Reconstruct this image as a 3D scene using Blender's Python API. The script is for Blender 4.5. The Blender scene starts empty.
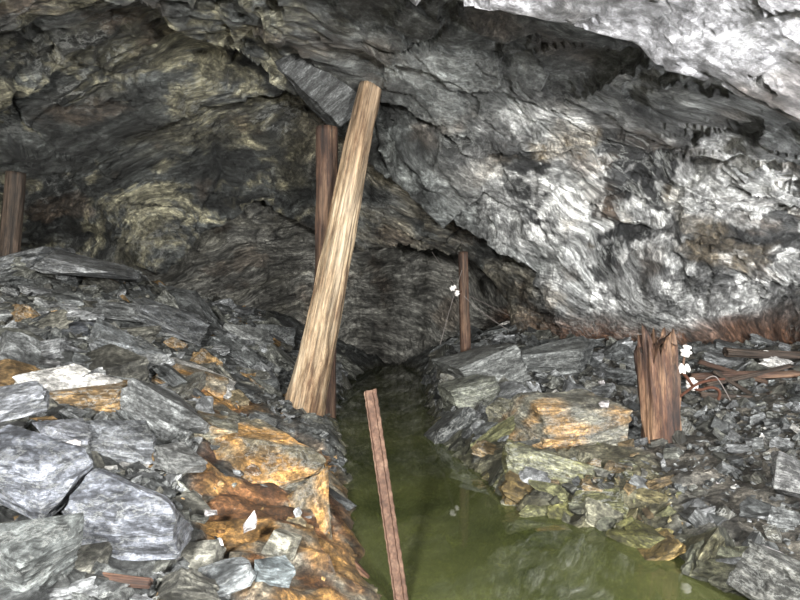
import bpy, bmesh, math, random
import numpy as np
from mathutils import Vector, Matrix, Euler
random.seed(7); RNG=np.random.default_rng(7)
CAMH=1.1; F=622.0
def P(px,py,Y):
    "image pixel + guessed depth -> world position"
    return Vector(((px-400)/F*Y, Y, CAMH-(py-300)/F*Y))
# ------------------------------------------------------------------ noise
_perm=np.random.default_rng(3).permutation(256).astype(np.int64)
_perm=np.concatenate([_perm,_perm,_perm])
_g=np.random.default_rng(4).normal(size=(256,3)); _g/=np.linalg.norm(_g,axis=1)[:,None]
def hsh(i,j,k): return _perm[(_perm[(_perm[i&255]+j)&255]+k)&255]
def perlin(p):
    p=np.asarray(p,float); i=np.floor(p).astype(np.int64); f=p-i
    u=f*f*f*(f*(f*6-15)+10); r=0
    for a in (0,1):
        for b in (0,1):
            for c in (0,1):
                g=_g[hsh(i[:,0]+a,i[:,1]+b,i[:,2]+c)]
                d=(g*(f-np.array([a,b,c]))).sum(1)
                w=(u[:,0] if a else 1-u[:,0])*(u[:,1] if b else 1-u[:,1])*(u[:,2] if c else 1-u[:,2])
                r=r+w*d
    return r*1.5
def fbm(p,o=4,rough=.5):
    r=0;a=1.0;q=np.asarray(p,float)
    for k in range(o):
        r=r+a*perlin(q); q=q*2.03+17.3; a*=rough
    return r
_r3=np.random.default_rng(5).random((256,3)); _t3=np.random.default_rng(6).normal(size=(256,3))
def worley(p):
    p=np.asarray(p,float); i=np.floor(p).astype(np.int64)
    n=len(p); b1=np.full(n,9.);b2=np.full(n,9.); best=np.zeros((n,3)); bid=np.zeros(n,np.int64)
    for a in (-1,0,1):
        for b in (-1,0,1):
            for c in (-1,0,1):
                h=hsh(i[:,0]+a,i[:,1]+b,i[:,2]+c)
                fp=i+np.array([a,b,c])+_r3[h]
                d=p-fp; dd=(d*d).sum(1)
                m=dd<b1
                b2=np.where(m,b1,np.minimum(b2,dd)); b1=np.where(m,dd,b1)
                best[m]=d[m]; bid[m]=h[m]
    return np.sqrt(b1),np.sqrt(b2),best,bid
def facets(p,tilt=.6,off=.5):
    f1,f2,d,h=worley(p)
    return (d*_t3[h]).sum(1)*tilt*.5+(_r3[h,0]-.5)*off, f2-f1, _r3[h,1]
def sm(a,b,x):
    t=np.clip((x-a)/(b-a),0,1); return t*t*(3-2*t)
def mixc(c,d,w): return c*(1-w[:,None])+np.array(d)*w[:,None]
# ------------------------------------------------------------------ node helpers
def newmat(name):
    m=bpy.data.materials.new(name); m.use_nodes=True; nt=m.node_tree; nt.nodes.clear()
    out=nt.nodes.new('ShaderNodeOutputMaterial'); b=nt.nodes.new('ShaderNodeBsdfPrincipled')
    nt.links.new(b.outputs[0],out.inputs[0]); return m,nt,b,out
def nd(nt,t,**k):
    n=nt.nodes.new(t)
    for a,v in k.items():
        if a in n.inputs: n.inputs[a].default_value=v
        else: setattr(n,a,v)
    return n
def ramp(nt,src,pts):
    r=nt.nodes.new('ShaderNodeValToRGB'); e=r.color_ramp.elements
    while len(e)<len(pts): e.new(.5)
    for x,(p,c) in zip(e,pts):
        x.position=p; x.color=(c,c,c,1) if not isinstance(c,tuple) else (*c,1)
    nt.links.new(src,r.inputs[0]); return r.outputs[0]
def mul(nt,a,b,mode='MULTIPLY',fac=1.0):
    m=nt.nodes.new('ShaderNodeMix'); m.data_type='RGBA'; m.blend_type=mode
    if hasattr(fac,'is_output'): nt.links.new(fac,m.inputs[0])
    else: m.inputs[0].default_value=fac
    for i,s in ((6,a),(7,b)):
        if hasattr(s,'is_output'): nt.links.new(s,m.inputs[i])
        else: m.inputs[i].default_value=(*s,1)
    return m.outputs[2]
def mapn(nt,src,sc):
    m=nt.nodes.new('ShaderNodeMapping'); m.inputs['Scale'].default_value=sc; nt.links.new(src,m.inputs[0]); return m.outputs[0]
def noise(nt,src,scale,detail=8,rough=.6,dist=0):
    n=nt.nodes.new('ShaderNodeTexNoise'); n.inputs['Scale'].default_value=scale; n.inputs['Detail'].default_value=detail
    n.inputs['Roughness'].default_value=rough; n.inputs['Distortion'].default_value=dist
    nt.links.new(src,n.inputs['Vector']); return n.outputs[0]
def cells(nt,src,sc):
    v=nt.nodes.new('ShaderNodeTexVoronoi'); v.inputs['Scale'].default_value=1.0; v.distance='CHEBYCHEV'
    nt.links.new(mapn(nt,src,sc),v.inputs['Vector'])
    s=nt.nodes.new('ShaderNodeSeparateColor'); nt.links.new(v.outputs['Color'],s.inputs[0])
    return s.outputs[0], v.outputs['Distance']
def addm(nt,a,b,ka=1.,kb=1.):
    m1=nd(nt,'ShaderNodeMath',operation='MULTIPLY'); nt.links.new(a,m1.inputs[0]); m1.inputs[1].default_value=ka
    m2=nd(nt,'ShaderNodeMath',operation='MULTIPLY_ADD'); nt.links.new(b,m2.inputs[0]); m2.inputs[1].default_value=kb
    nt.links.new(m1.outputs[0],m2.inputs[2]); return m2.outputs[0]

def rock_material(name,k=1.0,bump=.03,rough=.5,an=1.0,cell=.35,spec=.45):
    m,nt,b,out=newmat(name)
    base=nd(nt,'ShaderNodeAttribute',attribute_name='base_col'); fol=nd(nt,'ShaderNodeAttribute',attribute_name='fol')
    fv0=fol.outputs['Vector']
    wn=nt.nodes.new('ShaderNodeTexNoise'); wn.inputs['Scale'].default_value=4*k; wn.inputs['Detail'].default_value=6; wn.inputs['Roughness'].default_value=.65; nt.links.new(fv0,wn.inputs['Vector'])
    vm_=nd(nt,'ShaderNodeVectorMath',operation='MULTIPLY_ADD'); nt.links.new(wn.outputs['Color'],vm_.inputs[0]); vm_.inputs[1].default_value=(.10/k,.10/k,.03/k); nt.links.new(fv0,vm_.inputs[2])
    fv=vm_.outputs[0]
    n1=noise(nt,mapn(nt,fv,(1.6*k,1.6*k,7*k*an)),1,12,.74)
    n2=noise(nt,mapn(nt,fv,(11*k,11*k,50*k*an)),1,8,.8)
    n3=noise(nt,fv,20*k,12,.82)
    n4=noise(nt,mapn(nt,fv,(2.5*k,2.5*k,6*k)),1,8,.7,.3)
    ca,da=cells(nt,fv,(3.6*k,3.6*k,14*k*an)); cb,db=cells(nt,fv,(12*k,12*k,36*k*an))
    c=mul(nt,base.outputs['Color'],ramp(nt,n1,[(.34,.35),(.5,.85),(.62,1.9)]))
    c=mul(nt,c,ramp(nt,n2,[(.36,.45),(.5,.95),(.63,1.8)]))
    c=mul(nt,c,ramp(nt,n3,[(.37,.35),(.5,1.),(.62,1.8)]))
    c=mul(nt,c,ramp(nt,ca,[(0.,.7),(1.,1.3)])); c=mul(nt,c,ramp(nt,cb,[(0.,.65),(1.,1.35)]))
    c=mul(nt,c,ramp(nt,da,[(.55,1.),(.8,.45)]))
    v=ramp(nt,n4,[(.48,0.),(.497,1.),(.503,1.),(.52,0.)])
    vm=nd(nt,'ShaderNodeMath',operation='MULTIPLY'); nt.links.new(v,vm.inputs[0]); nt.links.new(base.outputs['Alpha'],vm.inputs[1])
    c=mul(nt,c,(.42,.43,.41),'MIX',vm.outputs[0])
    nt.links.new(c,b.inputs['Base Color'])
    h=addm(nt,n1,n2,.7,.5); h=addm(nt,h,n3,1.,.8); h=addm(nt,h,ca,1.,cell); h=addm(nt,h,cb,1.,cell*.45)
    h=addm(nt,h,da,1.,-cell*1.2); h=addm(nt,h,db,1.,-cell*.5)
    bp=nd(nt,'ShaderNodeBump'); bp.inputs['Strength'].default_value=1.; bp.inputs['Distance'].default_value=bump
    nt.links.new(h,bp.inputs['Height']); nt.links.new(bp.outputs[0],b.inputs['Normal'])
    rr=nd(nt,'ShaderNodeMapRange'); nt.links.new(n3,rr.inputs[0]); rr.inputs[3].default_value=rough-.15; rr.inputs[4].default_value=rough+.25
    nt.links.new(rr.outputs[0],b.inputs['Roughness']); b.inputs['Specular IOR Level'].default_value=spec
    return m
M_rock=rock_material('schist_rock',1.0,.048,.42,spec=.6)
M_slab=rock_material('slab_rock',2.6,.010,.52,an=1.1,cell=.3)
M_floor=rock_material('floor_debris',3.0,.018,.58,an=.4,cell=.25)
# ------------------------------------------------------------------ height functions
Cs={
-3:[(-7,1.6),(-4,2.4),(-1,2.9),(1,2.8),(2.5,2.2),(4,1.2),(7,.3)],
1.5:[(-7,1.4),(-4,2.3),(-1.5,2.8),(0,2.75),(1,2.5),(1.8,2.0),(3,1.4),(5,.7),(7,.2)],
3.0:[(-7,1.2),(-4,2.5),(-2.4,2.9),(-1,2.95),(-.2,2.72),(.1,2.49),(.58,2.39),(1.12,2.31),(1.25,2.19),(1.54,2.12),(1.93,1.90),(3,1.5),(4.5,1.0),(7,.2)],
3.15:[(-7,1.2),(-4,2.5),(-2.4,2.9),(-1,3.0),(-.2,2.95),(.6,2.85),(1.25,2.62),(1.6,2.45),(2.1,2.15),(3,1.7),(4.5,1.0),(7,.2)],
4.0:[(-7,1.3),(-3.86,2.6),(-2.57,2.84),(-1.6,3.03),(-.64,3.09),(.32,2.9),(1.29,2.68),(1.93,2.35),(2.57,2.06),(3.86,1.42),(5.5,.6),(7,.2)],
5.0:[(-7,1.2),(-4,2.7),(-3.2,2.87),(-2,3.27),(-.8,3.15),(-.24,3.03),(.4,2.79),(1.6,2.55),(2.4,2.15),(3.2,1.82),(4.8,1.1),(6.5,.2),(7,.1)],
6.0:[(-7,1.2),(-4.8,2.45),(-3.86,2.74),(-2.9,3.13),(-1.93,3.3),(-.96,3.08),(-.19,2.75),(.48,2.36),(1.93,2.0),(2.9,1.68),(3.86,1.3),(5.5,.8),(7,.2)],
6.8:[(-7,1.2),(-5.6,1.9),(-4.37,2.3),(-3.28,2.8),(-2.19,3.23),(-1.09,3.16),(-.22,2.48),(.55,1.86),(1.42,1.32),(1.7,.8),(2.2,.85),(2.73,.95),(3.28,.9),(4.37,.8),(6,.4),(7,.2)],
6.95:[(-7,1.2),(-5.6,1.9),(-4.4,2.25),(-3.3,2.8),(-2.2,3.3),(-1.09,3.6),(-.22,3.0),(.55,2.4),(1.42,1.75),(1.8,.6),(2.2,.6),(3,.6),(4.4,.5),(7,.1)],
7.6:[(-7,1.2),(-4.8,1.9),(-3.6,2.4),(-2.4,2.95),(-1.2,2.95),(-.24,2.34),(.6,1.9),(1.2,1.60),(1.6,1.1),(1.9,.5),(3,.3),(7,.1)],
8.3:[(-7,1.0),(-5.3,1.7),(-4,1.95),(-3.2,1.45),(-2.67,2.0),(-1.87,2.3),(-.93,1.97),(-.53,1.87),(.4,1.82),(.93,1.6),(1.45,1.2),(1.62,.6),(3,.2),(7,.1)],
8.5:[(-7,.6),(-5,1.2),(-4,1.5),(-3.2,1.6),(-2.67,2.4),(-1.87,2.7),(-.93,2.4),(.4,2.25),(.93,2.0),(1.6,1.6),(2.0,.6),(7,.1)],
9.5:[(-7,.4),(-4,.9),(-3,1.6),(-1,2.1),(.4,2.1),(1.7,1.7),(2.2,.6),(7,.1)],
10.1:[(-7,0),(-4,.3),(-3,1.2),(-1,1.6),(.4,1.7),(1.7,1.3),(2.2,.5),(7,.1)],
10.9:[(-7,-.6),(7,-.6)],
11.4:[(-7,-.8),(7,-.8)]}
Fs={
-3:[(-7,1.5),(-2,.75),(-1.2,.5),(-.6,.3),(-.15,.1),(0,-.05),(.3,-.4),(1.0,-.4),(1.4,-.05),(1.8,.15),(3,.5),(7,1.2)],
1.2:[(-7,1.5),(-2,.68),(-1.2,.40),(-.6,.24),(-.15,.08),(0,-.05),(.3,-.4),(1.2,-.4),(1.6,-.05),(1.9,.12),(3,.5),(7,1.2)],
2.3:[(-7,1.5),(-2.2,.75),(-1.48,.52),(-1.11,.36),(-.74,.26),(-.37,.13),(-.12,.04),(-.04,-.02),(.05,-.25),(.4,-.45),(1.05,-.4),(1.28,-.06),(1.38,.03),(1.6,.07),(3,.38),(7,1.0)],
3.4:[(-7,1.5),(-3,.9),(-2.19,.68),(-1.64,.54),(-1.09,.38),(-.66,.22),(-.33,.09),(-.22,-.03),(-.05,-.4),(.3,-.4),(.56,-.08),(.68,.02),(.87,.06),(1.37,.12),(2.19,.28),(4,.8),(7,1.1)],
4.5:[(-7,1.4),(-2.9,.85),(-2.17,.72),(-1.45,.46),(-.87,.24),(-.5,.10),(-.40,-.03),(-.2,-.4),(.2,-.4),(.38,-.04),(.58,.12),(1,.18),(1.6,.16),(2.17,.23),(2.9,.38),(5,.85),(7,1.1)],
5.5:[(-7,1.5),(-3.54,1.1),(-2.65,.97),(-1.77,.62),(-1.15,.27),(-.7,.08),(-.56,-.03),(-.35,-.4),(.1,-.4),(.32,-.05),(.46,.2),(.97,.34),(1.77,.35),(2.65,.3),(3.54,.48),(6,1.0),(7,1.1)],
6.8:[(-7,1.5),(-4.37,1.45),(-3.6,1.52),(-2.95,1.3),(-2.3,1.0),(-1.5,.6),(-.8,.17),(-.68,-.04),(-.5,-.4),(.1,-.4),(.3,-.05),(.44,.22),(1.09,.5),(1.75,.64),(2.7,.58),(4.37,.6),(7,1)],
8.2:[(-7,1.4),(-3.95,1.25),(-2.6,1.05),(-1.7,.7),(-.85,.24),(-.72,-.03),(-.5,-.3),(.1,-.3),(.33,-.03),(.5,.35),(1.0,.6),(1.6,.75),(2.1,.8),(7,.9)],
10:[(-7,1.3),(-4,1.2),(-2,.9),(-1,.35),(-.5,.0),(-.2,-.2),(.1,-.1),(.4,.1),(.8,.4),(1.5,.7),(3,.9),(7,.9)],
11.4:[(-7,1.2),(-2,.8),(0,.2),(2,.8),(7,.9)]}
xs=np.arange(-7,7.001,.022)
yc=np.concatenate([np.arange(-3,1.6,.12),np.arange(1.6,11.4,.022)])
yf=np.concatenate([np.arange(-3,1.0,.1),np.arange(1.0,11.4,.022)])
def grid(S,xs,ys,bl):
    Y=sorted(S); A=np.array([np.interp(xs,[a for a,_ in S[y]],[b for _,b in S[y]]) for y in Y])
    Z=np.empty((len(ys),len(xs)))
    for j in range(len(xs)): Z[:,j]=np.interp(ys,Y,A[:,j])
    for _ in range(bl):
        Zp=np.pad(Z,1,mode='edge'); Z=(Zp[:-2,1:-1]+Zp[2:,1:-1]+Zp[1:-1,:-2]+Zp[1:-1,2:]+2*Zp[1:-1,1:-1])/6
    return Z
ZC=grid(Cs,xs,yc,3); ZF=grid(Fs,xs,yf,8)
# fault step running up the roof on the left of the props
XX,YY=np.meshgrid(xs,yc)
xe=np.interp(YY,[3.4,4.2,5.3,6.3,6.9],[-2.2,-1.72,-1.56,-1.02,-.7])+.05*np.sin(YY*5)
fs=np.clip((xe-XX)/.07,0,1)*np.exp(-np.clip(xe-XX,0,9)/1.0)*sm(3,3.8,YY)*sm(7.6,6.9,YY)
ZC=ZC+.34*fs
def folco(p):
    x,y,z=p.T
    w=fbm(p*.5+3,3)*.35
    s=z+.11*(x+.6)**2*np.where(x>-.6,1,.8)+.18*y+w
    return np.stack([x+.4*fbm(p*.7+9,2),y,s],1)
def normals(G):
    du=np.gradient(G,axis=1); dv=np.gradient(G,axis=0); n=np.cross(du,dv)
    return n/np.maximum(np.linalg.norm(n,axis=2,keepdims=True),1e-9)
def mesh_obj(name,V,faces,mat,col=None,fol=None,smooth=True,loc=None):
    me=bpy.data.meshes.new(name)
    if isinstance(faces,np.ndarray):
        n=len(faces); k=faces.shape[1]
        me.vertices.add(len(V)); me.vertices.foreach_set('co',np.asarray(V,np.float32).ravel())
        me.loops.add(n*k); me.loops.foreach_set('vertex_index',faces.astype(np.int32).ravel())
        me.polygons.add(n); me.polygons.foreach_set('loop_start',np.arange(0,n*k,k,dtype=np.int32))
        me.update(calc_edges=True)
    else:
        me.from_pydata([tuple(v) for v in V],[],faces); me.update()
    me.polygons.foreach_set('use_smooth',np.full(len(me.polygons),smooth))
    if col is not None:
        a=me.attributes.new('base_col','FLOAT_COLOR','POINT'); a.data.foreach_set('color',np.asarray(col,np.float32).ravel())
    if fol is not None:
        a=me.attributes.new('fol','FLOAT_VECTOR','POINT'); a.data.foreach_set('vector',np.asarray(fol,np.float32).ravel())
    me.materials.append(mat); me.validate(); me.update()
    o=bpy.data.objects.new(name,me); bpy.context.scene.collection.objects.link(o)
    if loc is not None: o.location=loc
    return o
def sub_grid(name,G,C,Fo,r0,r1,c0,c1,mat,smooth=False):
    r1=min(r1,G.shape[0]-1); c1=min(c1,G.shape[1]-1)
    g=G[r0:r1+1,c0:c1+1]; h,w=g.shape[:2]
    idx=np.arange(h*w).reshape(h,w)
    q=np.stack([idx[:-1,:-1],idx[:-1,1:],idx[1:,1:],idx[1:,:-1]],2).reshape(-1,4)
    return mesh_obj(name,g.reshape(-1,3),q,mat,C[r0:r1+1,c0:c1+1].reshape(-1,4),Fo[r0:r1+1,c0:c1+1].reshape(-1,3),smooth=smooth)
# ------------------------------------------------------------------ ceiling + walls
G=np.stack([XX,YY,ZC],2); N=-normals(G)
p=G.reshape(-1,3); n=N.reshape(-1,3); fo=folco(p)
s=fo[:,2]
wp=p+.12*np.stack([fbm(p*2+3,2),fbm(p*2+13,2),fbm(p*2+23,2)],1)
big,e1,_=facets(wp*np.array([.8,.8,1.0]),.8,.5)
med,e2,rm=facets(fo*np.array([1.9,1.9,4.5])+7+.3*(wp-p),.9,.6)
sml,e3,_=facets(fo*np.array([5.5,5.5,14.])+3+.5*(wp-p),.9,.6)
low=fbm(p*.5,3)
st=s*3.2+fbm(p*.9,3)*1.1; fr=st-np.floor(st); led=fr*(1-sm(.93,1,fr))
patch=sm(-.2,.3,fbm(p*.8+77,3))
near=1-.6*sm(3.6,3.0,p[:,1])
d=(low*.12+big*.15)*near+med*.06+sml*(.016+.026*patch)+(led-.5)*.06*patch+fbm(p*5,3)*.008
p2=p+n*d[:,None]
x,y,z=p2.T
fo2=folco(p2)
nz=fbm(p*1.1+40,4); nz2=fbm(fo2*np.array([.8,.8,3.2])+4,5,.6); nz3=fbm(fo2*np.array([3,3,16.])+14,4,.6)
col=np.tile(np.array([.108,.115,.112]),(len(p),1))
col*= (1+.5*nz+1.0*nz2+.35*(rm-.5))[:,None].clip(.2,2.8)
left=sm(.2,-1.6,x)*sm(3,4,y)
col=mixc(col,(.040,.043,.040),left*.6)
tan=left*sm(.08,.42,nz2+.45*nz3+.25*nz)
col=mixc(col,(.30,.28,.19),tan*.8)
ol=left*sm(.15,.6,fbm(p*.9+70,3)); col=mixc(col,(.12,.105,.06),ol*.4)
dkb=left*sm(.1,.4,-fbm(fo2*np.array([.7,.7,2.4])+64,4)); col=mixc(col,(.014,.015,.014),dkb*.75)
arch=sm(6.9,7.2,y)*sm(8.8,8.2,y)*sm(-1.5,-.6,x); col=mixc(col,(.22,.19,.135),arch*.65*sm(-.4,.3,nz2))
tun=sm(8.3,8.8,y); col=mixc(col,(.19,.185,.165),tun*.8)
rw=np.exp(-(((x-2.8)/1.5)**2+((y-5.5)/1.5)**2)**1.7)+np.exp(-(((x-1.5)/.8)**2+((y-5.9)/.8)**2)**1.5)*.9
rw=np.clip(rw,0,1); mar=fbm(np.stack([x*1.3+y*.6,y*.9,z*1.0],1)+fbm(p*1.2,3)[:,None]*.6+20,5,.62)
col=mixc(col,(.34,.34,.335),rw*.7)
col=mixc(col,(.84,.84,.82),rw*sm(-.28,.16,mar)*.92)
dr=fbm(np.stack([x*2.0+z*1.2,y*.6,z*.6],1)+fbm(p*1.9,3)[:,None]*.5+51,5,.62)
col=mixc(col,(.009,.010,.011),rw*sm(.12,.16,dr)*.96)
col=mixc(col,(.40,.32,.21),rw*sm(.2,.5,fbm(p*1.5+90,4))*.35)
wl=sm(3.20,3.06,y+.03*nz2)*sm(-.3,.15,x+.2*nz)
col=mixc(col,(.42,.42,.45),wl*sm(-1.,-.1,nz2+.3*nz3)*.97)
col=mixc(col,(.10,.10,.10),wl*sm(.1,.35,fbm(p*2.1+150,4))*.75)
mid=sm(3.2,3.6,y)*sm(5.6,4.6,y)*sm(-.5,.4,x); col=mixc(col,(.19,.198,.196),mid*.5*sm(-.4,.4,nz2))
br=sm(.25,.6,fbm(p*1.4+120,4)); col=mixc(col,(.12,.08,.05),br*.4)
iy=np.clip(np.searchsorted(yf,y),0,len(yf)-1); ix=np.clip(((x+7)/.022).astype(int),0,len(xs)-1)
hf=z-ZF[iy,ix]
rb=sm(.42,.14,hf+.16*nz)*sm(1.3,1.9,x)*sm(4,5.5,y); col=mixc(col,(.12,.052,.023),rb*.85)
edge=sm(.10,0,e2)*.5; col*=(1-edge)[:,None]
vein=np.clip(sm(-.1,.5,nz)*.45+rw*.2,0,1)*(1-tun)
C4=np.concatenate([col.clip(.004,.85),vein[:,None]],1)
G2=p2.reshape(G.shape); C4=C4.reshape(*G.shape[:2],4); FO=fo2.reshape(G.shape)
ri=int(np.searchsorted(yc,9.55)); ca=int((-4.0+7)/.022); cb=int((2.4+7)/.022)
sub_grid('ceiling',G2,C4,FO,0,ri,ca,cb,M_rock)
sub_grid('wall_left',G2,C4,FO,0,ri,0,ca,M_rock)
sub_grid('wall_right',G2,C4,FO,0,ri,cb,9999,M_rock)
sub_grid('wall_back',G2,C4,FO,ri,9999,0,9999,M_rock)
# ------------------------------------------------------------------ floor
def zones(x,y,nn):
    clay=sm(.0,.35,1-((x+.58+.36*(y-3.1))/.52)**2-((y-3.2)/1.9)**2+.5*nn)
    clay=clay*(x<.2)
    ol=sm(0,.4,1-((x-.95)/.6)**2-((y-3.6)/1.1)**2+.4*nn)
    return clay,ol
XX,YY=np.meshgrid(xs,yf); G=np.stack([XX,YY,ZF],2); p=G.reshape(-1,3)
fa,e1,r1=facets(p*np.array([2.2,2.2,3]),.8,.8); fb,e2,r2=facets(p*np.array([7,7,8.])+5,.8,.8); fc,e3,r3=facets(p*np.array([19,19,19.])+5,.8,.8)
nn=fbm(p*1.3+200,4); n5=fbm(p*5,4)
clay,ol=zones(p[:,0],p[:,1],nn)
gravel=sm(.9,1.6,p[:,0]+.4*nn)
rough=(1-clay*.25)*(1-gravel*.6)
z=p[:,2]+rough*(fa*.09+fb*.04*(1-.5*clay))+fc*.014*(1-.6*clay)+n5*.014+clay*(fbm(p*2.2+8,3)*.07)
z=np.where(p[:,2]<-.1,np.minimum(z,-.06),z)
wet=sm(.12,-.02,z)
p2=np.stack([p[:,0]+.03*fbm(p*3+9,2),p[:,1]+.03*fbm(p*3+19,2),z],1)
col=np.tile(np.array([.082,.086,.083]),(len(p),1))*(.6+.9*r2[:,None])
col=mixc(col,(.078,.068,.054),gravel*.8); col*=(1+.5*n5[:,None]).clip(.4,2)
col=mixc(col,(.28,.15,.042),clay*sm(-.7,.2,nn+.5*n5)*.92)
col=mixc(col,(.10,.042,.018),clay*sm(-.05,.35,fbm(p*2.6+60,5,.6))*.85)
col=mixc(col,(.14,.135,.11),clay*sm(.1,.4,fbm(p*3.1+160,5,.6))*.85)
col=mixc(col,(.11,.10,.05),ol*.55)
col=mixc(col,(.05,.045,.02),wet*.6)
und=sm(0,-.1,z); col=mixc(col,(.10,.10,.04),und)
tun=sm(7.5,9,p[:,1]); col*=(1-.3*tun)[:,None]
C4=np.concatenate([col.clip(.004,.8),0*z[:,None]],1)
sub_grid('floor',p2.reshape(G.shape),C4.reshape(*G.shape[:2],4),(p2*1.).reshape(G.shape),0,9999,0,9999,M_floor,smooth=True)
def FZ(x,y):
    j=min(max(int(round((x+7)/.022)),0),len(xs)-1); i=min(int(np.searchsorted(yf,y)),len(yf)-1); return float(ZF[i,j])
def CZ(x,y):
    j=min(max(int(round((x+7)/.022)),0),len(xs)-1); i=min(int(np.searchsorted(yc,y)),len(yc)-1); return float(ZC[i,j])
# ------------------------------------------------------------------ angular blocks
def hull(seed,bev=True,sub=0):
    r=np.random.default_rng(seed); bm=bmesh.new(); pts=[]
    for sx in (-1,1):
        for sy in (-1,1):
            for sz in (-1,1):
                if r.random()<.18: continue
                pts.append(np.array([sx,sy,sz])*np.array([r.uniform(.5,1),r.uniform(.5,1),r.uniform(.7,1)]))
    for _ in range(5):
        q=r.uniform(-1,1,3); q[r.integers(0,2)]=r.choice([-1,1])*r.uniform(.75,1.1); pts.append(q)
    for q in pts: bm.verts.new(q)
    bmesh.ops.convex_hull(bm,input=bm.verts[:])
    bmesh.ops.delete(bm,geom=[v for v in bm.verts if not v.link_faces],context='VERTS')
    if bev:
        bmesh.ops.dissolve_limit(bm,angle_limit=math.radians(9),verts=bm.verts[:],edges=bm.edges[:])
        bmesh.ops.bevel(bm,geom=bm.edges[:],offset=.02,segments=1,affect='EDGES',clamp_overlap=True)
    bmesh.ops.triangulate(bm,faces=bm.faces[:])
    for k in range(sub): bmesh.ops.subdivide_edges(bm,edges=bm.edges[:],cuts=1,use_grid_fill=True)
    bmesh.ops.triangulate(bm,faces=bm.faces[:])
    bm.verts.index_update(); bm.normal_update()
    A=np.array([v.co[:] for v in bm.verts]); Nn=np.array([v.normal[:] for v in bm.verts]); Fc=np.array([[v.index for v in f.verts] for f in bm.faces]); bm.free()
    return A,Nn,Fc
def chip(A,Nn,seed,layers,lay,asp=3):
    zz=A[:,2]*layers+fbm(A*1.0+seed,2)*.6; k=np.floor(zz)
    stp=perlin(np.stack([k*3.7+.5,A[:,0]*1.3+seed,A[:,1]*1.3],1))
    fac,e,_=facets(A*np.array([1.6,1.6,asp])+seed,.5,.5); fac2,_,_=facets(A*np.array([4,4,asp*2.5])+seed,.5,.5)
    A2=A.copy(); A2[:,:2]*=(1+lay*2.4*stp)[:,None]; A2+=Nn*(fac*.08+fac2*.035+fbm(A*4+seed,3)*.010)[:,None]
    return A2,stp
HV=[]
for i in range(40):
    A,Nn,Fc=hull(100+i,bev=False); HV.append((A,Fc,np.zeros(len(A))))
HD=[]
for i in range(30):
    A,Nn,Fc=hull(300+i,bev=False,sub=3); A2,stp=chip(A,Nn,i*3.1,4,.07,1.5); HD.append((A2,Fc,stp))
def slope_R(x,y,jit,yaw):
    e=.12; dzx=(FZ(x+e,y)-FZ(x-e,y))/(2*e); dzy=(FZ(x,y+e)-FZ(x,y-e))/(2*e)
    nv=Vector((-dzx*.7+random.gauss(0,jit),-dzy*.7+random.gauss(0,jit),1)).normalized()
    return np.array((nv.to_track_quat('Z','Y').to_matrix()@Matrix.Rotation(yaw,3,'Z')))
def rubble(name,items):
    V=[];Fa=[];C=[];Fo=[];o=0
    for (pos,sc,R,c,vein) in items:
        hv,hf,stp=random.choice(HD if sc[0]>.075 else HV); L=hv*np.array(sc); W=L@R.T+np.array(pos)
        V.append(W); Fa.append(hf+o); o+=len(hv)
        cc=np.tile(np.array([*c,vein]),(len(hv),1)); cc[:,:3]*=(1+.5*stp)[:,None]
        C.append(cc); Fo.append(L+np.array([random.uniform(-20,20) for _ in range(3)]))
    return mesh_obj(name,np.concatenate(V),np.concatenate(Fa),M_slab,np.concatenate(C),np.concatenate(Fo),smooth=False)
def rcol(x,y):
    nn=float(fbm(np.array([[x*1.3+200,y*1.3+200,200.]]),3)[0]); c,o=zones(np.array([x]),np.array([y]),np.array([nn]))
    b=random.choice([(.085,.09,.09),(.12,.125,.125),(.05,.053,.053),(.155,.16,.163),(.08,.078,.066),(.10,.102,.09)])
    k=random.uniform(.6,1.2); b=tuple(v*k for v in b)
    u=random.random()
    if c[0]>.4 and u<.6: b=random.choice([(.23,.13,.045),(.14,.075,.03),(.16,.13,.08),(.26,.17,.07)])
    elif o[0]>.3 and u<.6: b=random.choice([(.10,.10,.05),(.12,.105,.055),(.13,.095,.05)])
    elif u>.988: b=(.42,.41,.39)
    elif u<.05 and x<0: b=(.17,.11,.05)
    return b,c[0]
def scatter(n,xr,yr,smin,smax,pw,acc,flat=(.14,.4),bright=1.,jit=.33):
    out=[]
    while len(out)<n:
        x=random.uniform(*xr); y=random.uniform(*yr)
        if not acc(x,y): continue
        s_=smin+(smax-smin)*random.random()**pw
        z=FZ(x,y)
        if z<-.04 or CZ(x,y)-z<s_*.9+.05: continue
        c,cl=rcol(x,y)
        if cl>.4 and random.random()<.85: continue
        if cl>.4: s_*=.5
        R=slope_R(x,y,jit if s_>.1 else .55,random.uniform(0,6.3))
        fl=random.uniform(*flat)
        out.append(((x,y,z+s_*fl*random.uniform(-.3,.6)),(s_,s_*random.uniform(.4,.85),s_*fl),R,tuple(v*bright for v in c),.5 if random.random()<.3 else 0))
    return out
def leftok(x,y): return x< -.1-.1*(y-2.3) and abs(x)<y*.75+1.2 and not (-1.15<x<-.3 and 4.0<y<5.9)
L=scatter(620,(-6,-.3),(3.2,9),.09,.34,1.9,leftok)
L+=scatter(4200,(-6,-.2),(2.4,9.5),.02,.10,1.6,leftok)
L+=scatter(220,(-1.15,-.3),(4.0,5.9),.02,.07,1.5,lambda x,y:True)
rubble('rubble_pile',L)
L=scatter(230,(-2.4,-.3),(1.3,2.9),.03,.13,1.5,lambda x,y:x<-.4 and x<-.25-.25*(3-y),bright=1.25)
L+=scatter(1900,(-2.4,-.1),(1.2,3.0),.01,.045,1.5,lambda x,y:x<-.25,bright=1.15)
rubble('rubble_pile',L)
def rightok(x,y): return x>.35 and x<y*.75+1
R_=scatter(240,(.35,6),(3.0,9.0),.08,.28,2.2,lambda x,y:rightok(x,y) and (x<1.5 or y>5.2),flat=(.2,.45))
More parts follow.
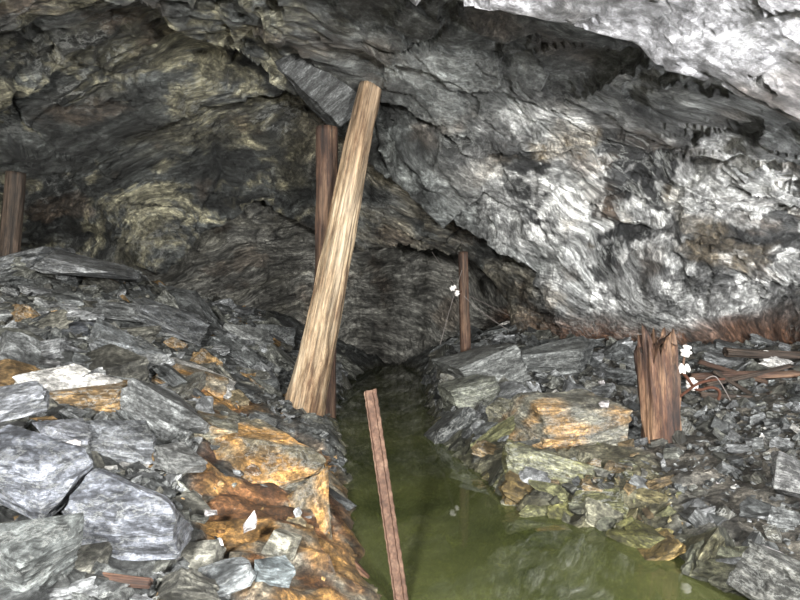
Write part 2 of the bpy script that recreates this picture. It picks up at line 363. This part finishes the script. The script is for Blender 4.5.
R_+=scatter(2800,(.35,6),(2.4,9.0),.015,.085,2.4,rightok,flat=(.3,.8),bright=.8)
R_+=scatter(4500,(1.0,4.5),(2.2,6),.006,.024,1.5,rightok,flat=(.4,.8),bright=.85)
rubble('rubble_pile',R_)
E=[]
for i in range(360):
    y=random.uniform(2.3,9); side=random.random()<.62
    if not side and y<4.4: continue
    ys_=[2.3,3.4,4.5,5.5,6.8,8.2]
    xe=np.interp(y,ys_,[1.42,.68,.44,.38,.36,.38]) if side else np.interp(y,ys_,[-.10,-.27,-.44,-.6,-.74,-.78])
    s_=random.uniform(.03,.13)*(1.2 if side else .6)
    c,cl=rcol(xe,y); c=tuple(min(v,.2)*.65*q for v,q in zip(c,(1,.97,.70)))
    E.append(((xe+random.uniform(-.02,.10)*(1 if side else -1),y,random.uniform(-.03,.04)),(s_,s_*.7,s_*.4),slope_R(xe,y,.3,random.uniform(0,6.3)),c,0))
rubble('canal_edge_stones',E)
E=[]
for i in range(34):
    y=2.0+random.random()**1.5*4; w=np.interp(y,[2.3,3.4,4.5,6],[1.2,.6,.4,.35])
    xx=w-random.random()**1.5*.45; s_=random.uniform(.03,.10)
    E.append(((xx,y,-.10-random.random()*.10-s_*.35),(s_,s_*.7,s_*.4),slope_R(1,y,.2,random.uniform(0,6.3)),random.choice([(.13,.125,.055),(.10,.10,.045),(.16,.14,.07)]),0))
rubble('submerged_stones',E)
# ------------------------------------------------------------------ hero slabs
def hero(name,pos,size,rot,c,seed,vein=.3,layers=7,lay=.03,stain=None):
    A,Nn,Fc=hull(seed,bev=True,sub=3 if max(size)>.1 else 2)
    A2,stp=chip(A,Nn,seed,layers,lay,3)
    R=np.array(Euler([math.radians(r) for r in rot]).to_matrix()); Lc=A2*np.array(size)
    colv=np.tile(np.array([*c,vein]),(len(A),1)); colv[:,:3]*=(1+.6*stp+.3*fbm(A*2+seed,3))[:,None].clip(.35,1.8)
    if stain:
        w=sm(-.15,.3,fbm(A*1.3+seed*2,4)); colv[:,:3]=mixc(colv[:,:3],stain,w)
    return mesh_obj(name,Lc@R.T,Fc,M_slab,colv,Lc+seed*2.3,smooth=False,loc=pos)
BG=(.105,.112,.13); ORG=(.27,.15,.05)
hero('rock_slab',P(30,468,2.0),(.18,.13,.09),(14,10,-12),BG,1,layers=11)
hero('rock_slab',P(132,515,1.95),(.19,.13,.115),(10,6,8),(.105,.112,.13),2,layers=12)
hero('rock_slab',P(26,545,1.65),(.145,.12,.08),(14,10,-25),(.10,.108,.106),3,layers=10)
hero('rock_slab',P(14,402,2.4),(.12,.10,.055),(10,-10,20),(.14,.146,.16),4)
hero('rock_slab',P(118,440,2.7),(.17,.12,.05),(18,10,25),(.095,.10,.108),5)
hero('rock_slab',P(66,428,2.5),(.12,.09,.03),(25,22,60),(.11,.115,.13),12)
hero('rock_slab',P(180,458,2.7),(.12,.09,.05),(10,10,70),(.095,.097,.095),13)
hero('rock_slab',P(270,570,1.95),(.07,.05,.038),(10,20,30),(.13,.15,.157),6)
hero('rock_slab',P(225,575,1.9),(.085,.065,.038),(10,-20,10),(.11,.118,.122),14)
hero('rock_slab',P(283,545,2.2),(.055,.05,.045),(10,20,70),(.13,.125,.10),15)
hero('rock_slab',P(215,438,3.4),(.16,.14,.12),(5,15,20),(.10,.096,.073),7,stain=(.15,.105,.055))
hero('rock_slab',P(92,372,4.1),(.34,.24,.09),(16,18,12),(.11,.114,.118),8)
hero('rock_slab',P(30,330,4.9),(.46,.30,.06),(8,5,-5),(.08,.087,.10),9)
hero('rock_slab',P(90,270,6.1),(.50,.36,.09),(8,12,10),(.11,.114,.118),10)
hero('rock_slab',P(30,262,6.4),(.44,.36,.10),(5,-8,-10),(.09,.094,.098),11)
hero('rock_slab',P(165,318,5.6),(.36,.24,.08),(15,20,20),(.08,.084,.088),16)
hero('rock_slab',P(240,340,6.6),(.34,.26,.18),(15,25,20),(.13,.134,.13),17)
hero('rock_slab',P(130,345,4.8),(.30,.24,.06),(20,22,30),(.12,.128,.132),18)
hero('rock_slab',P(195,385,4.4),(.3,.2,.07),(12,18,15),(.11,.095,.07),19,stain=ORG)
hero('rock_slab',P(20,375,3.6),(.26,.20,.08),(12,8,15),(.09,.09,.09),25)
hero('stained_slab',P(262,455,3.25),(.42,.24,.07),(14,24,-52),(.13,.115,.08),33,stain=ORG)
hero('stained_slab',P(318,530,2.75),(.34,.19,.06),(10,22,-60),(.12,.10,.07),35,stain=ORG)
hero('stained_slab',P(195,425,3.7),(.26,.2,.05),(16,16,10),(.13,.12,.10),36,stain=(.24,.13,.04))
hero('orange_boulder',P(562,428,4.3),(.47,.34,.24),(8,-4,8),(.13,.125,.10),20,layers=6,stain=(.21,.13,.055))
hero('mossy_boulder',P(556,478,3.75),(.36,.26,.17),(-14,14,-6),(.11,.11,.07),21,stain=(.13,.125,.05))
hero('mossy_boulder',P(520,428,4.5),(.2,.22,.22),(0,20,30),(.11,.105,.075),26)
hero('dark_boulder',P(480,370,6.0),(.42,.55,.24),(0,-18,20),(.10,.104,.10),22)
hero('dark_boulder',P(540,362,6.2),(.55,.44,.24),(10,-10,-15),(.09,.094,.092),23)
hero('dark_boulder',P(470,395,5.3),(.22,.3,.16),(0,-15,10),(.10,.104,.085),27)
hero('dark_boulder',P(785,585,2.2),(.16,.13,.1),(10,20,30),(.06,.06,.055),24)
hero('dark_boulder',P(795,478,2.9),(.11,.10,.10),(10,20,70),(.06,.06,.06),28)
hero('roof_wedge_slab',P(338,74,5.8),(.42,.30,.42),(16,-40,4),(.05,.052,.052),30,layers=8,vein=0)
for i,(px,py,Y,s_) in enumerate([(175,563,2.0,.03),(72,447,2.2,.035),(212,512,2.3,.025),(250,522,2.2,.035),(605,404,4.1,.035),(604,420,4.1,.02),(600,383,4.6,.03),(772,556,2.5,.05),(720,485,3.2,.02)]):
    hero('white_quartz_stone',P(px,py,Y),(s_,s_*.8,s_*.6),(random.uniform(-20,20),random.uniform(-20,20),i*37),(.36,.34,.34),40+i,vein=0)
# ------------------------------------------------------------------ water
m,nt,b,out=newmat('murky_green_water')
geo=nd(nt,'ShaderNodeNewGeometry'); wn=noise(nt,geo.outputs['Position'],1.3,6,.6)
c=ramp(nt,wn,[(.3,(.022,.028,.012)),(.7,(.085,.093,.034))]); nt.links.new(c,b.inputs['Base Color'])
b.inputs['Roughness'].default_value=.015; b.inputs['IOR'].default_value=1.5
bp=nd(nt,'ShaderNodeBump'); bp.inputs['Strength'].default_value=.04; bp.inputs['Distance'].default_value=.01
nt.links.new(noise(nt,geo.outputs['Position'],4,2,.5),bp.inputs['Height']); nt.links.new(bp.outputs[0],b.inputs['Normal'])
tr=nd(nt,'ShaderNodeBsdfTransparent'); tr.inputs[0].default_value=(.72,.78,.45,1)
mx=nd(nt,'ShaderNodeMixShader'); mx.inputs[0].default_value=.74
nt.links.new(tr.outputs[0],mx.inputs[1]); nt.links.new(b.outputs[0],mx.inputs[2]); nt.links.new(mx.outputs[0],out.inputs[0])
wx=np.linspace(-1.3,2.1,17); wy=np.linspace(-2.5,10.3,30)
WX,WY=np.meshgrid(wx,wy); wg=np.stack([WX,WY,WX*0],2); idx=np.arange(wg.shape[0]*wg.shape[1]).reshape(wg.shape[:2])
mesh_obj('canal_water',wg.reshape(-1,3),np.stack([idx[:-1,:-1],idx[:-1,1:],idx[1:,1:],idx[1:,:-1]],2).reshape(-1,4),m)
# ------------------------------------------------------------------ timber
def wood_mat(name,dark,mid,light,sc=1.,zgrad=None):
    m,nt,b,out=newmat(name); tc=nd(nt,'ShaderNodeTexCoord'); v=tc.outputs['Object']
    n1=noise(nt,mapn(nt,v,(26*sc,26*sc,1.1*sc)),1,10,.7,.1); n2=noise(nt,mapn(nt,v,(5,5,1.1)),1,10,.75,.1); n3=noise(nt,mapn(nt,v,(80*sc,80*sc,3*sc)),1,6,.7)
    c=ramp(nt,n2,[(.38,dark),(.48,mid),(.58,light)])
    c=mul(nt,c,ramp(nt,n1,[(.35,.25),(.5,.95),(.64,1.4)])); c=mul(nt,c,ramp(nt,n3,[(.38,.55),(.6,1.15)]))
    if zgrad:
        sp=nd(nt,'ShaderNodeSeparateXYZ'); nt.links.new(v,sp.inputs[0]); mr=nd(nt,'ShaderNodeMapRange'); nt.links.new(sp.outputs[2],mr.inputs[0]); mr.inputs[2].default_value=zgrad
        wob=addm(nt,mr.outputs[0],n2,1.,.5)
        c=mul(nt,c,ramp(nt,wob,[(.2,(.55,.42,.32)),(.42,(1.,1.,1.)),(.80,(.95,.94,.92)),(.98,(.55,.50,.47))]))
    nt.links.new(c,b.inputs['Base Color']); b.inputs['Roughness'].default_value=.75
    bp=nd(nt,'ShaderNodeBump'); bp.inputs['Distance'].default_value=.014; nt.links.new(addm(nt,n1,n3,1,.4),bp.inputs['Height']); nt.links.new(bp.outputs[0],b.inputs['Normal'])
    return m
W_pale=wood_mat('weathered_pale_wood',(.15,.085,.045),(.36,.265,.165),(.50,.40,.28),zgrad=3.6)
W_red=wood_mat('wet_brown_wood',(.025,.013,.009),(.07,.036,.022),(.15,.09,.055))
W_dark=wood_mat('dark_wood',(.02,.014,.01),(.045,.03,.02),(.09,.062,.045))
W_orange=wood_mat('broken_pine_wood',(.018,.009,.007),(.07,.032,.018),(.22,.13,.075))
def log(name,a,b,ra,rb,mat,seed,bend=.02,jag=0.,groove=.08,flat=1.,parent=None):
    a=Vector(a); b=Vector(b); Ln=(b-a).length; n=64; mrows=max(24,int(Ln/.04))
    th=np.linspace(0,2*np.pi,n,endpoint=False); t=np.linspace(0,1,mrows)
    T,TH=np.meshgrid(t,th,indexing='ij'); r=ra+(rb-ra)*T; r=r*(1+.12*np.exp(-T*9)*(ra>rb))
    q=np.stack([np.cos(TH)*2.6+seed,np.sin(TH)*2.6,T*Ln*.9],2).reshape(-1,3)
    g=fbm(q,4,.6).reshape(T.shape); q2=np.stack([np.cos(TH)*8+seed,np.sin(TH)*8,T*Ln*1.1],2).reshape(-1,3); g2=perlin(q2).reshape(T.shape)
    crack=np.clip(.12-np.abs(g2),0,1)*2.2
    knots=perlin(np.stack([np.cos(TH)*1.5,np.sin(TH)*1.5+seed*3,T*Ln*3.2],2).reshape(-1,3)).reshape(T.shape)
    r=r*(1+groove*g-crack*groove*2.2+.06*np.clip(knots-.35,0,1)*3)
    cx=bend*np.sin(T*np.pi+seed)*Ln; cy=bend*.6*np.sin(T*2.2*np.pi+seed*2)*Ln*.5
    Z=T*Ln
    if jag:
        jj=fbm(np.stack([np.cos(TH)*3+seed,np.sin(TH)*3,0*T],2).reshape(-1,3),4,.75).reshape(T.shape)
        Z=Z+jag*jj*sm(.4,1,T)
    V=np.stack([np.cos(TH)*r+cx,np.sin(TH)*r*flat+cy,Z],2)
    idx=np.arange(mrows*n).reshape(mrows,n); ix2=np.roll(idx,-1,axis=1)
    Fc=np.stack([idx[:-1],ix2[:-1],ix2[1:],idx[1:]],2).reshape(-1,4).tolist()
    V=V.reshape(-1,3)
    for row,sgn in ((0,-1),(mrows-1,1)):
        ring=idx[row]; prev=ring; cen=V[ring].mean(0)
        for kk,f in enumerate((.7,.4,.12)):
            nv=cen+(V[ring]-cen)*f; nv[:,2]=V[ring][:,2]*f+cen[2]*(1-f)+sgn*(-.25*jag*(1-f)+RNG.normal(0,.004+jag*.18,n)*1.0)
            st=len(V); V=np.concatenate([V,nv]); cur=np.arange(st,st+n)
            for i in range(n):
                j=(i+1)%n; qd=[int(prev[i]),int(prev[j]),int(cur[j]),int(cur[i])]
                Fc.append(qd if sgn>0 else qd[::-1])
            prev=cur
        Fc.append([int(i) for i in (prev if sgn>0 else prev[::-1])])
    o=mesh_obj(name,V,Fc,mat,smooth=True)
    o.matrix_world=Matrix.Translation(a)@(b-a).to_track_quat('Z','Y').to_matrix().to_4x4()
    if parent:
        mw=o.matrix_world.copy(); o.parent=parent; o.matrix_world=mw
    return o
log('leaning_timber_prop',P(302,426,5.35),P(370,86,5.5),.165,.10,W_pale,1.3,bend=.008,groove=.12)
log('timber_prop',P(325,424,5.75),P(327,128,5.75),.10,.10,W_red,2.7,bend=.006)
log('mine_post',P(466,372,6.9),P(463,252,6.9),.06,.052,W_red,3.9,bend=.004)
log('mine_post',P(8,275,6.5),P(15,172,6.4),.10,.09,W_dark,5.1,bend=.01)
log('broken_timber_stump',P(662,474,4.1),P(657,345,4.1),.118,.115,W_orange,6.3,bend=.004,jag=.15,groove=.26)
log('fallen_timber',P(290,515,3.0),P(392,612,2.35),.045,.05,W_orange,7.7,bend=.01,groove=.15)
log('fallen_timber',P(45,572,1.75),P(150,583,1.75),.018,.014,W_orange,8.8,bend=.01)
heap=bpy.data.objects.new('broken_timber_heap',None); bpy.context.scene.collection.objects.link(heap)
for i,(a,b_,r0,fl,mt) in enumerate([((690,378,5.3),(830,372,5.2),.07,.5,W_red),((700,395,5.0),(800,402,4.8),.05,.5,W_dark),((725,352,5.6),(840,358,5.5),.06,.6,W_dark),((665,455,4.0),(690,435,4.2),.012,1,W_red),((740,410,4.6),(815,395,4.8),.035,.5,W_red),((700,362,5.5),(775,385,5.1),.04,.5,W_red),((770,392,4.8),(830,420,4.6),.04,.6,W_dark),((705,385,5.1),(790,366,5.3),.045,.4,W_dark),((715,372,5.2),(760,400,4.9),.03,.5,W_dark)]):
    log('plank_%d'%(i+1),P(*a),P(*b_),r0,r0*.8,mt,9+i,bend=.01,flat=fl,groove=.2,jag=.05,parent=heap)
# ------------------------------------------------------------------ rusty rail
m,nt,b,out=newmat('rusty_iron'); tc=nd(nt,'ShaderNodeTexCoord'); n1=noise(nt,tc.outputs['Object'],14,8,.7); n2=noise(nt,tc.outputs['Object'],90,6,.7)
c=ramp(nt,n1,[(.3,(.024,.013,.009)),(.5,(.068,.037,.024)),(.7,(.14,.09,.062))]); c=mul(nt,c,ramp(nt,n2,[(.3,.5),(.7,1.3)])); nt.links.new(c,b.inputs['Base Color'])
b.inputs['Roughness'].default_value=.75; b.inputs['Specular IOR Level'].default_value=.25
bp=nd(nt,'ShaderNodeBump'); bp.inputs['Distance'].default_value=.003; nt.links.new(n2,bp.inputs['Height']); nt.links.new(bp.outputs[0],b.inputs['Normal'])
M_rust=m
prof=[(-.024,-.03),(.024,-.03),(.024,-.025),(.006,-.02),(.004,-.012),(.004,.012),(.013,.018),(.013,.03),(.009,.034),(-.009,.034),(-.013,.03),(-.013,.018),(-.004,.012),(-.004,-.012),(-.006,-.02),(-.024,-.025)]
prof=[(x*.78,y*.78) for x,y in prof]
a=P(407,640,2.2); b_=P(370,391,2.5); Ln=(b_-a).length; bm=bmesh.new(); rows=[]
for k in range(61):
    t=k/60; rows.append([bm.verts.new((x+.0012*math.sin(k*1.7+x*300),y+.0012*math.cos(k*2.3),t*Ln+(0.004*math.sin(x*200) if k==60 else 0))) for x,y in prof])
for r0,r1 in zip(rows,rows[1:]):
    for i in range(len(prof)): j=(i+1)%len(prof); bm.faces.new((r0[i],r0[j],r1[j],r1[i]))
bm.faces.new(rows[-1]); bm.faces.new(rows[0][::-1])
me=bpy.data.meshes.new('rusty_rail'); bm.to_mesh(me); bm.free(); me.materials.append(M_rust)
o=bpy.data.objects.new('rusty_rail',me); bpy.context.scene.collection.objects.link(o)
o.matrix_world=Matrix.Translation(a)@(b_-a).to_track_quat('Z','Y').to_matrix().to_4x4()@Matrix.Rotation(math.radians(62),4,'Z')
# ------------------------------------------------------------------ insulators, wires, scrap
m,nt,b,out=newmat('white_porcelain'); b.inputs['Base Color'].default_value=(.75,.73,.7,1); b.inputs['Roughness'].default_value=.25; M_por=m
m,nt,b,out=newmat('old_wire'); b.inputs['Base Color'].default_value=(.16,.14,.13,1); b.inputs['Roughness'].default_value=.5; M_wire=m
m,nt,b,out=newmat('red_rust'); b.inputs['Base Color'].default_value=(.055,.022,.013,1); b.inputs['Roughness'].default_value=.85; b.inputs['Specular IOR Level'].default_value=.2; M_red=m
def insulator(name,pos,s,rot,par):
    pr=[(0,-.5),(.32,-.5),(.36,-.42),(.36,-.2),(.5,-.15),(.52,0),(.4,.08),(.24,.12),(.22,.22),(.36,.28),(.38,.4),(.28,.5),(0,.52)]
    bm=bmesh.new(); n=24; R=[]
    for r,z in pr: R.append([bm.verts.new((r*s*math.cos(6.2832*i/n),r*s*math.sin(6.2832*i/n),z*s)) for i in range(n)] if r>0 else [bm.verts.new((0,0,z*s))])
    for A,B in zip(R,R[1:]):
        for i in range(n):
            j=(i+1)%n
            if len(A)==1: bm.faces.new((A[0],B[j],B[i]))
            elif len(B)==1: bm.faces.new((A[i],A[j],B[0]))
            else: bm.faces.new((A[i],A[j],B[j],B[i]))
    bmesh.ops.recalc_face_normals(bm,faces=bm.faces[:])
    me=bpy.data.meshes.new(name); bm.to_mesh(me); bm.free(); me.materials.append(M_por)
    for p_ in me.polygons: p_.use_smooth=True
    o=bpy.data.objects.new(name,me); bpy.context.scene.collection.objects.link(o); o.location=pos; o.rotation_euler=[math.radians(r) for r in rot]; o.parent=par
def wire(name,pts,r,mat,par=None):
    cu=bpy.data.curves.new(name,'CURVE'); cu.dimensions='3D'; cu.bevel_depth=r; cu.bevel_resolution=3
    sp=cu.splines.new('NURBS'); sp.points.add(len(pts)-1); sp.use_endpoint_u=True; sp.order_u=3
    for q,pt in zip(sp.points,pts): q.co=(*pt,1)
    cu.materials.append(mat); o=bpy.data.objects.new(name,cu); bpy.context.scene.collection.objects.link(o)
    if par: o.parent=par
    return o
br=bpy.data.objects.new('insulator_bracket',None); bpy.context.scene.collection.objects.link(br)
insulator('insulator_1',P(686,351,4.05),.075,(0,15,0),br); insulator('insulator_2',P(683,369,4.05),.078,(10,75,0),br); insulator('insulator_3',P(692,384,4.05),.078,(20,-35,0),br)
wire('bracket_arm',[P(672,392,4.1),P(682,372,4.08),P(685,352,4.06),P(686,344,4.05)],.008,M_rust,br)
wire('bracket_hook',[P(678,368,4.06),P(688,378,4.0),P(696,392,4.05),P(712,386,4.05),P(722,392,4.05),P(718,400,4.05)],.010,M_red,br)
wire('bracket_strap',[P(676,400,4.05),P(690,388,4.0),P(705,380,4.0),P(724,379,4.1)],.009,M_red,br)
wire('loose_wire',[P(700,385,4.05),P(712,372,4.0),P(722,384,4.0),P(730,400,4.1)],.003,M_wire,br)
b2=bpy.data.objects.new('post_insulators',None); bpy.context.scene.collection.objects.link(b2)
insulator('insulator_1',P(453,288,6.8),.07,(0,60,0),b2); insulator('insulator_2',P(457,293,6.8),.06,(20,10,0),b2)
wire('pin_1',[P(451,287,6.8),P(458,291,6.82),P(464,292,6.88)],.008,M_rust,b2)
wire('overhead_wire',[P(432,252,7.6),P(455,287,6.8),P(480,312,6.9),P(508,330,7.0)],.003,M_wire)
wire('overhead_wire',[P(455,289,6.8),P(478,300,7.2),P(510,316,7.6)],.003,M_wire)
wire('overhead_wire',[P(462,270,6.8),P(452,300,6.7),P(440,345,6.6)],.0025,M_wire)
# ------------------------------------------------------------------ lamps
def area(name,loc,target,size,en,col=(1,1,1)):
    l=bpy.data.lights.new(name,'AREA'); l.size=size; l.energy=en; l.color=col; o=bpy.data.objects.new(name,l); bpy.context.scene.collection.objects.link(o)
    o.location=loc; o.rotation_euler=(Vector(target)-Vector(loc)).to_track_quat('-Z','Y').to_euler()
area('flash_lamp',(-.9,-1.4,2.1),(-.3,6,1.3),.3,590,(1,.99,.955))
area('flash_lamp',(1.4,-1.0,1.3),(1.4,6,1.8),.3,590,(1,.99,.96))
area('fill_light',(-3.9,3.2,2.0),(-2,7.5,1.6),.3,60,(1,.96,.88))  # unseen fill light, added off frame to brighten the left chamber
area('fill_light',(3.8,3.0,.9),(2.6,6.3,1.7),.3,120,(.98,.985,1))  # second added fill, out of view, lifts the right wall
w=bpy.data.worlds.new('cave_world'); bpy.context.scene.world=w; w.use_nodes=True
w.node_tree.nodes['Background'].inputs[0].default_value=(.8,.85,.9,1); w.node_tree.nodes['Background'].inputs[1].default_value=.2
cd=bpy.data.cameras.new('camera'); cd.sensor_width=36; cd.lens=F/800*36; cd.clip_start=.05
co=bpy.data.objects.new('camera',cd); bpy.context.scene.collection.objects.link(co); co.location=(0,0,CAMH); co.rotation_euler=(math.pi/2,0,0)
bpy.context.scene.camera=co
bpy.context.scene.view_settings.view_transform='Standard'
